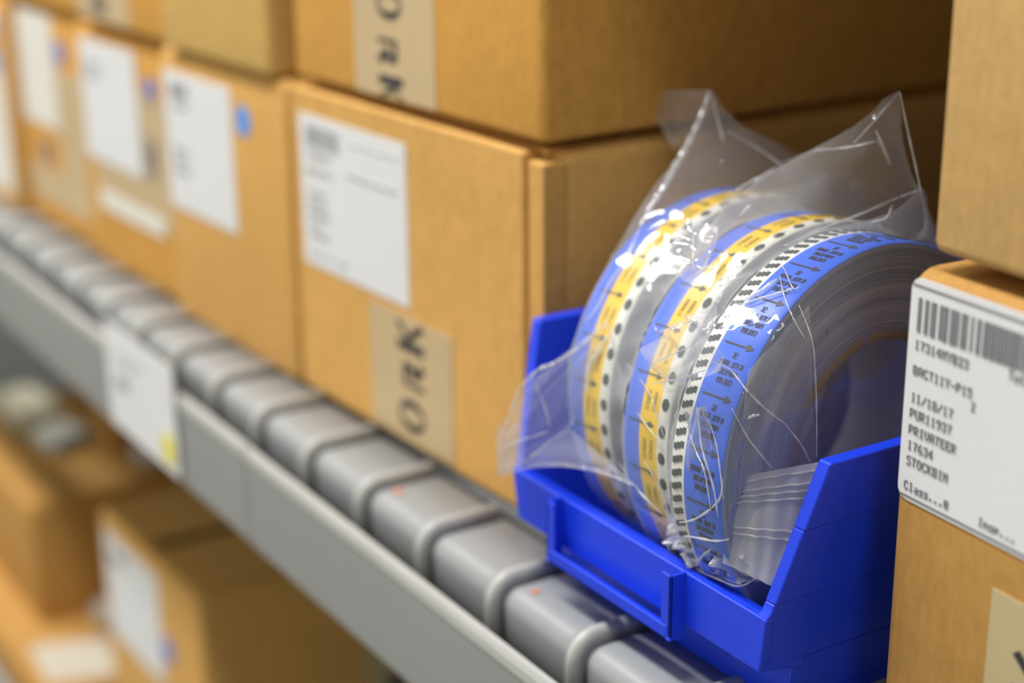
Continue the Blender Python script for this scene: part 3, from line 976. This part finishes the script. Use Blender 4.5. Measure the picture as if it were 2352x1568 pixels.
flap('hanging_corner', oA, at(1395, 735, 1.13), at(1190, 893, 1.075), at(1140, 1095, 1.052), at(1310, 985, 1.10), 2, bow=.006)
flap('hanging_corner', oA, at(1310, 985, 1.098), at(1150, 1092, 1.054), at(1290, 1060, 1.075), at(1470, 1120, 1.095), 3, amp=.003)
flap('folded_corner', oA, at(1136, 978, 1.052), at(1205, 975, 1.065), at(1200, 1060, 1.06), at(1146, 1098, 1.052), 4, amp=.002)
flap('loose_fold', oB, at(1640, 470, 1.33), at(1905, 395, 1.46), at(1908, 530, 1.46), at(1560, 590, 1.22), 5, amp=.003)
flap('loose_fold', oB, at(1470, 800, 1.075), at(1640, 690, 1.09), at(1650, 850, 1.06), at(1530, 905, 1.07), 6, 'film_flap', bow=-.012, amp=.012)
flap('loose_fold', oB, at(1560, 498, 1.20), at(1650, 520, 1.20), at(1600, 660, 1.13), at(1533, 620, 1.14), 7, bow=.008)
flap('bunched_end', oC, at(1527, 1243, 1.104), at(1620, 1170, 1.106), at(1700, 1262, 1.12), at(1600, 1300, 1.104), 8, 'film_bunch', bow=-.014, amp=.016)
flap('bunched_end', oC, at(1590, 1290, 1.104), at(1660, 1240, 1.12), at(1745, 1318, 1.12), at(1698, 1347, 1.104), 9, 'film_bunch', bow=-.010, amp=.012)
def at_x(x, y, X):
    """the point with that X (in U) that shows at pixel x, y"""
    d = fw * FPX + r2 * (x - 1176) - u2 * (y - 784)
    k = X / d.x
    return np.array((X, d.y * k, 1.0 + d.z * k))
flap('loose_fold', oC, at_x(1720, 850, -1.286), at_x(1858, 700, -1.286), at_x(1878, 1075, -1.286), at_x(1668, 1200, -1.286), 13, amp=.003)
flap('bunched_end', oC, at(1540, 1180, 1.103), at(1660, 1150, 1.100), at(1690, 1240, 1.106), at(1575, 1265, 1.103), 11, 'film_bunch', bow=-.014, amp=.014)
flap('bunched_end', oC, at(1640, 1225, 1.106), at(1700, 1215, 1.112), at(1760, 1320, 1.125), at(1660, 1320, 1.106), 12, 'film_bunch', bow=-.010, amp=.012)
flap('bunched_end', oC, at(1585, 940, 1.075), at(1625, 930, 1.07), at(1672, 1230, 1.105), at(1560, 1240, 1.105), 10, bow=-.006, amp=.010)
def drape(name, bag, i, si, j, sj, a0, a1, sag, seed):
    """film hanging across the gap from the rim of roll i to the rim of roll j"""
    rg = np.random.RandomState(seed)
    (ci, azi, tli), (cj, azj, tlj) = ROLLS[i], ROLLS[j]
    ni, ei1, ei2 = axes(azi, tli)
    nj, ej1, ej2 = axes(azj, tlj)
    NA, NB = 90, 10
    ph = rg.uniform(0, 6, 4)
    vs, fs = [], []
    for k in range(NA + 1):
        a = math.radians(a0 + (a1 - a0) * k / NA)
        rr_ = RO * 1.004
        p = np.array(ci) + ni * si + rr_ * (math.cos(a) * ei1 + math.sin(a) * ei2)
        q = np.array(cj) + nj * sj + rr_ * (math.cos(a) * ej1 + math.sin(a) * ej2)
        for l in range(NB + 1):
            u_ = l / NB
            c = (1 - u_) * p + u_ * q
            inw = -(math.cos(a) * ei1 + math.sin(a) * ei2)
            dpt = math.sin(math.pi * u_) * (sag + .005 * math.sin(a * 11 + ph[0]) + .004 * math.sin(a * 23 + ph[1] + 3 * u_))
            vs.append(tuple(c + inw * dpt))
    for k in range(NA):
        for l in range(NB):
            m_ = k * (NB + 1) + l
            fs.append((m_, m_ + 1, m_ + NB + 2, m_ + NB + 1))
    return MB().add(vs, fs).build(name, M['film_drape'], bag, smooth=True)
drape('draped_film', oA, 2, .002, 1, -.084, 45, 210, .012, 3)
drape('draped_film', oB, 1, .002, 0, -.084, 45, 215, .006, 4)

def folds():  # whitish tubes along the film's folds, also standing in for glints of light
    for k, (bag, rad, pts) in enumerate(FOLD_GLINT_LINES):
        P = [Vector(p) for p in pts]
        # resample into a smooth run
        Q = []
        for i in range(len(P) - 1):
            p0, p1, p2, p3 = P[max(i - 1, 0)], P[i], P[i + 1], P[min(i + 2, len(P) - 1)]
            for j in range(6):
                t_ = j / 6
                Q.append(.5 * ((2 * p1) + (p2 - p0) * t_ + (2 * p0 - 5 * p1 + 4 * p2 - p3) * t_ ** 2 + (3 * p1 - p0 - 3 * p2 + p3) * t_ ** 3))
        Q.append(P[-1])
        rings = []
        n = len(Q)
        for i, q in enumerate(Q):
            d = (Q[min(i + 1, n - 1)] - Q[max(i - 1, 0)]).normalized()
            a = d.orthogonal().normalized()
            b = d.cross(a)
            r_ = rad * .8 * (.25 + .75 * math.sin(math.pi * (i + .5) / n) ** .6) * (1 + .25 * math.sin(i * 1.7 + k))
            rings.append([tuple(q + r_ * (math.cos(c * math.pi / 3) * a + math.sin(c * math.pi / 3) * b)) for c in range(6)])
        MB().loft(rings).build('film_fold_glint', M['film_fold_glint'], (oA, oB, oC)[bag], smooth=True)
FOLD_GLINT_LINES = [

 (0,0.0052,[(-1.7067,1.389,0.623),(-1.7005,1.3787,0.6092),(-1.6877,1.3533,0.5819),(-1.6741,1.3253,0.5585),(-1.6628,1.2978,0.5378),(-1.6443,1.2699,0.5219),(-1.6386,1.2466,0.5033),(-1.6307,1.2205,0.4772)]),
 (0,0.0018,[(-1.6307,1.2205,0.4772),(-1.6124,1.1872,0.4465),(-1.6112,1.1599,0.417),(-1.6078,1.1411,0.3926),(-1.6164,1.1274,0.3699)]),
 (0,0.0016,[(-1.8669,1.3987,0.5939),(-1.82,1.3961,0.6021),(-1.7777,1.3935,0.6101),(-1.7192,1.3977,0.6198)]),
 (0,0.001,[(-1.8669,1.3987,0.5939),(-1.8164,1.3865,0.57),(-1.7622,1.3722,0.5439)]),
 (0,0.0012,[(-1.7058,1.3906,0.6218),(-1.6648,1.3712,0.5894),(-1.6395,1.3601,0.5689)]),
 (0,0.0012,[(-1.652,1.3742,0.5796),(-1.6231,1.404,0.5579),(-1.5328,1.3774,0.5487)]),
 (1,0.0016,[(-1.4214,1.4487,0.6562),(-1.4257,1.423,0.6292),(-1.4264,1.3835,0.5992)]),
 (2,0.0016,[(-1.3969,1.4251,0.662),(-1.3826,1.4278,0.6172),(-1.3667,1.4303,0.5724),(-1.3562,1.4311,0.5426)]),
 (1,0.0022,[(-1.4194,1.4126,0.6129),(-1.4084,1.4163,0.5932),(-1.4048,1.4254,0.5725)]),
 (1,0.0018,[(-1.406,1.3989,0.6035),(-1.4266,1.3769,0.5957),(-1.4757,1.3648,0.5845)]),
 (1,0.0018,[(-1.4757,1.3648,0.5845),(-1.5786,1.4106,0.5448),(-1.5354,1.3356,0.5452),(-1.5752,1.3342,0.5222),(-1.5596,1.2956,0.5124)]),
 (1,0.0016,[(-1.3626,1.437,0.5491),(-1.3953,1.4304,0.5323),(-1.3954,1.3743,0.5212),(-1.3991,1.3227,0.5118),(-1.403,1.2595,0.4965)]),
 (0,0.0028,[(-1.5824,1.1352,0.3792),(-1.601,1.1136,0.3479),(-1.639,1.0999,0.3166),(-1.6497,1.0772,0.3062),(-1.6873,1.0748,0.2718)]),
 (0,0.0016,[(-1.6904,1.0734,0.2693),(-1.6864,1.0586,0.2394),(-1.7027,1.0537,0.1987),(-1.7027,1.0517,0.1499)]),
 (0,0.0014,[(-1.7013,1.0522,0.1502),(-1.6636,1.069,0.1811),(-1.6362,1.086,0.2108),(-1.6094,1.0987,0.2348)]),
 (0,0.0012,[(-1.6663,1.0846,0.2821),(-1.6444,1.0835,0.2594),(-1.635,1.0872,0.2289)]),
 (0,0.001,[(-1.7007,1.0523,0.1874),(-1.6625,1.0618,0.2103),(-1.6371,1.0866,0.2253)]),
 (0,0.002,[(-1.5743,1.1294,0.3807),(-1.5609,1.128,0.362),(-1.5432,1.1255,0.3337),(-1.5387,1.1307,0.2999)]),
 (1,0.0012,[(-1.5249,1.1206,0.3062),(-1.4395,1.0887,0.3008),(-1.4084,1.091,0.2833)]),
 (1,0.0012,[(-1.5247,1.125,0.3419),(-1.4396,1.0943,0.3376),(-1.4178,1.0911,0.3127),(-1.4058,1.0939,0.289)]),
 (1,0.0012,[(-1.5296,1.2218,0.5084),(-1.4832,1.1887,0.5026),(-1.4537,1.1666,0.485),(-1.4463,1.1604,0.4782),(-1.4453,1.1719,0.4566)]),
 (1,0.0014,[(-1.4913,1.2323,0.5009),(-1.4703,1.2103,0.4889),(-1.4194,1.1553,0.4853)]),
 (0,0.0016,[(-1.5512,1.2043,0.4401),(-1.5493,1.2072,0.4311),(-1.4759,1.1667,0.443)]),
 (0,0.0016,[(-1.546,1.1642,0.391),(-1.5441,1.1749,0.3852),(-1.4762,1.1299,0.4002),(-1.4663,1.1291,0.389)]),
 (0,0.004,[(-1.5708,1.1285,0.3649),(-1.5784,1.119,0.3418),(-1.5861,1.1133,0.3235),(-1.5851,1.1063,0.2877)]),
 (2,0.0018,[(-1.3027,1.0733,0.4186),(-1.3137,1.1084,0.4002),(-1.2844,1.1106,0.3827),(-1.2756,1.1307,0.3601),(-1.2706,1.153,0.3412)]),
 (2,0.0012,[(-1.2706,1.153,0.3412),(-1.2676,1.1769,0.3116),(-1.267,1.1908,0.2878)]),
 (2,0.0014,[(-1.3404,1.0758,0.3253),(-1.3195,1.0709,0.3074),(-1.3032,1.0695,0.2911),(-1.295,1.0737,0.2461)]),
 (2,0.0016,[(-1.3396,1.0845,0.3542),(-1.3226,1.076,0.3362),(-1.3125,1.0731,0.3129),(-1.2904,1.0719,0.2775),(-1.2857,1.0762,0.2416)]),
 (2,0.0012,[(-1.3056,1.0746,0.3512),(-1.2945,1.0776,0.3247),(-1.2836,1.076,0.2934),(-1.2807,1.0785,0.2649)]),
 (2,0.0014,[(-1.2904,1.0938,0.3647),(-1.279,1.1085,0.3312),(-1.2738,1.1224,0.3114),(-1.2706,1.1382,0.2908)]),
 (2,0.0012,[(-1.2919,1.1858,0.4658),(-1.2682,1.1856,0.4322),(-1.2675,1.1927,0.3907),(-1.2672,1.1979,0.3384),(-1.2672,1.2012,0.2906)]),
 (2,0.0012,[(-1.3413,1.2003,0.4849),(-1.3092,1.1799,0.4714),(-1.2874,1.1743,0.454),(-1.2721,1.1796,0.4322)]),
 (2,0.001,[(-1.3598,1.216,0.4933),(-1.3408,1.2079,0.4889),(-1.3095,1.1923,0.4793),(-1.3046,1.1979,0.4831)]),
 (2,0.0022,[(-1.4117,1.1014,0.1558),(-1.4366,1.1437,0.1075),(-1.3547,1.1047,0.1401)]),
 (2,0.0018,[(-1.35,1.1008,0.1442),(-1.3106,1.1008,0.1485),(-1.2782,1.1044,0.1524),(-1.2663,1.1204,0.1644)]),
 (2,0.002,[(-1.413,1.1043,0.1573),(-1.342,1.08,0.1949),(-1.2954,1.0799,0.2079),(-1.2772,1.0864,0.2155)]),
 (2,0.0022,[(-1.346,1.0973,0.1513),(-1.3261,1.0871,0.1732),(-1.3053,1.0835,0.1923)]),
 (2,0.0016,[(-1.3528,1.0755,0.2093),(-1.3191,1.0734,0.228),(-1.2852,1.0756,0.2613),(-1.2816,1.0777,0.288)]),
 (1,0.0014,[(-1.4388,1.0893,0.2514),(-1.4159,1.0917,0.2312),(-1.4044,1.0999,0.1945),(-1.4306,1.1181,0.1457)]),
 (1,0.0014,[(-1.5307,1.1184,0.2128),(-1.4545,1.0955,0.2051),(-1.418,1.1008,0.1891)]),
 (2,0.0018,[(-1.3095,1.1923,0.4793),(-1.321,1.1826,0.4731),(-1.3428,1.1641,0.4616),(-1.3544,1.1552,0.4551)]),
 (2,0.003,[(-1.3563,1.1598,0.4589),(-1.3462,1.1729,0.4684),(-1.3402,1.1956,0.4824)]),
 (1,0.0012,[(-1.5366,1.1466,0.3597),(-1.4615,1.1284,0.4002),(-1.3859,1.1066,0.4349),(-1.3726,1.1326,0.4543)]),
 (1,0.0012,[(-1.454,1.1045,0.3637),(-1.3825,1.0804,0.402),(-1.343,1.0854,0.4249)]),
 (1,0.0014,[(-1.4341,1.0962,0.3496),(-1.3582,1.0744,0.382),(-1.3083,1.0704,0.4076)]),
 (2,0.0024,[(-1.2812,1.11,0.3516),(-1.2801,1.115,0.3544),(-1.2768,1.1227,0.3553)]),
 (0,0.0012,[(-1.6124,1.1872,0.4465),(-1.5644,1.1919,0.4512),(-1.5622,1.2167,0.4702),(-1.4931,1.1949,0.5102)]),
 (2,0.0016,[(-1.3547,1.349,0.5227),(-1.3532,1.3716,0.525),(-1.3944,1.4229,0.5254)]),
 (1,0.0016,[(-1.4778,1.2552,0.5182),(-1.4806,1.2654,0.5242),(-1.4788,1.2725,0.529)])] #FL#
folds()


# small milky zip bag by the near side wall
zt = thing('zip_bag', 'small milky zip bag standing inside the bin beside the grey wound side', 'plastic bag', (0, 0, 0))
def zip_pts(u_, v_, off):
    """u_ 0..1 towards the wall, v_ 0..1 up"""
    a, b, c, d = np.array((-1.289, 1.088, .182)), np.array((-1.245, 1.124, .161)), np.array((-1.262, 1.200, .287)), np.array((-1.294, 1.103, .279))
    p = (1 - u_) * (1 - v_) * a + u_ * (1 - v_) * b + u_ * v_ * c + (1 - u_) * v_ * d
    nrm_ = np.cross(b - a, d - a); nrm_ /= np.linalg.norm(nrm_)
    bulge = .006 * math.sin(math.pi * u_) * math.sin(math.pi * min(1, v_ * 1.05)) + .0012 * math.sin(u_ * 23 + v_ * 9)
    return p + nrm_ * off * (.0012 + bulge)
m = MB()
NU, NV = 24, 30
for s in (1, -1):
    vs = [tuple(zip_pts(i / NU, j / NV, s)) for j in range(NV + 1) for i in range(NU + 1)]
    m.add(vs, [(j * (NU + 1) + i, j * (NU + 1) + i + 1, (j + 1) * (NU + 1) + i + 1, (j + 1) * (NU + 1) + i) for j in range(NV) for i in range(NU)])
m.build('bag_film', M['film_zip'], zt, smooth=True)
for v0 in (.36, .43, .70, .76, .82, .92):
    m = MB()
    for s in (1,):
        ring = []
        for j in range(NU + 1):
            u_ = j / NU
            p = zip_pts(u_, v0 + .012 * math.sin(u_ * 3), 1.15)
            q = zip_pts(u_, v0 + .012 * math.sin(u_ * 3) + .020, 1.15)
            nn_ = np.array((.0, -.0, .0))
            ring.append((p, q))
        vs = []
        for p, q in ring:
            c_ = (p + q) / 2 + np.array((.0030, -.0010, 0))
            vs += [tuple(p), tuple(c_), tuple(q)]
        m.add(vs, [(3 * j + k, 3 * j + k + 1, 3 * j + k + 4, 3 * j + k + 3) for j in range(NU) for k in range(2)])
    m.build('zip_ridge', M['film_zip'], zt, smooth=True)

# loose film lump on the lower shelf
rng = np.random.RandomState(2)
pts = [(-4.64 + .15 * rng.rand(), 1.50 + .20 * rng.rand(), -.957 + .10 * rng.rand()) for _ in range(24)]
o = film_mesh('plastic_bag', 'film_zip', None, pts, [pts[0], pts[5], pts[9]], [], .03, 4, 5, (20, .01, 6, .01))
tag(o, 'crumpled plastic bag lying on the brown box on the shelf below', 'plastic bag')
pts = [(-4.40 + .12 * rng.rand(), 1.26 + .14 * rng.rand(), -1.34 + .10 * rng.rand()) for _ in range(24)]
o = film_mesh('plastic_bag', 'film_zip', None, pts, [pts[0], pts[5]], [], .03, 4, 6, (20, .01, 6, .01))
tag(o, 'crumpled plastic bag on the flat orange-brown box beside the white sheet', 'plastic bag')

# ------------------------------------------------------------------ room
struct(MB().box(-16, 9, -5, 5, -5.05, -5.0).build('floor', M['floor']))
struct(MB().box(-16, 9, -5, 5, 7.3, 7.35).build('ceiling', M['ceil']))
struct(MB().box(-16, 9, 3.6, 3.7, -5.0, 7.3).build('wall_back', M['wall']))
struct(MB().box(-16, 9, -5.1, -5.0, -5.0, 7.3).build('wall_front', M['wall']))
struct(MB().box(-16.1, -16, -5, 3.6, -5.0, 7.3).build('wall_left', M['wall']))
struct(MB().box(9, 9.1, -5, 3.6, -5.0, 7.3).build('wall_right', M['wall']))  # unseen end wall, added to keep light off the right-facing sides
for i, (x, y, z, L, Wd, watts) in enumerate(LAMPS):
    t = thing('ceiling_light', ['long white ceiling light over the aisle beside the bin', 'long white ceiling light at the far end of the aisle', 'long white ceiling light behind the camera'][i], 'ceiling light', (x, y, 7.3))
    MB().box(-L / 2, L / 2, -Wd / 2, Wd / 2, -.16, 0).build('lamp_housing', M['ceil'], t, bevel=.02)
    MB().box(-L / 2 + .05, L / 2 - .05, -Wd / 2 + .05, Wd / 2 - .05, -.18, -.161).build('lamp_diffuser', M['diffuser'], t)
    ld = bpy.data.lights.new('lamp', 'AREA')
    ld.shape = 'RECTANGLE'
    ld.size, ld.size_y = L * U, Wd * U
    ld.energy = watts
    ld.color = (1, .99, .97)
    lo = bpy.data.objects.new('lamp', ld)
    COL.objects.link(lo)
    lo.parent = t
    lo.location = (0, 0, -.20 * U)
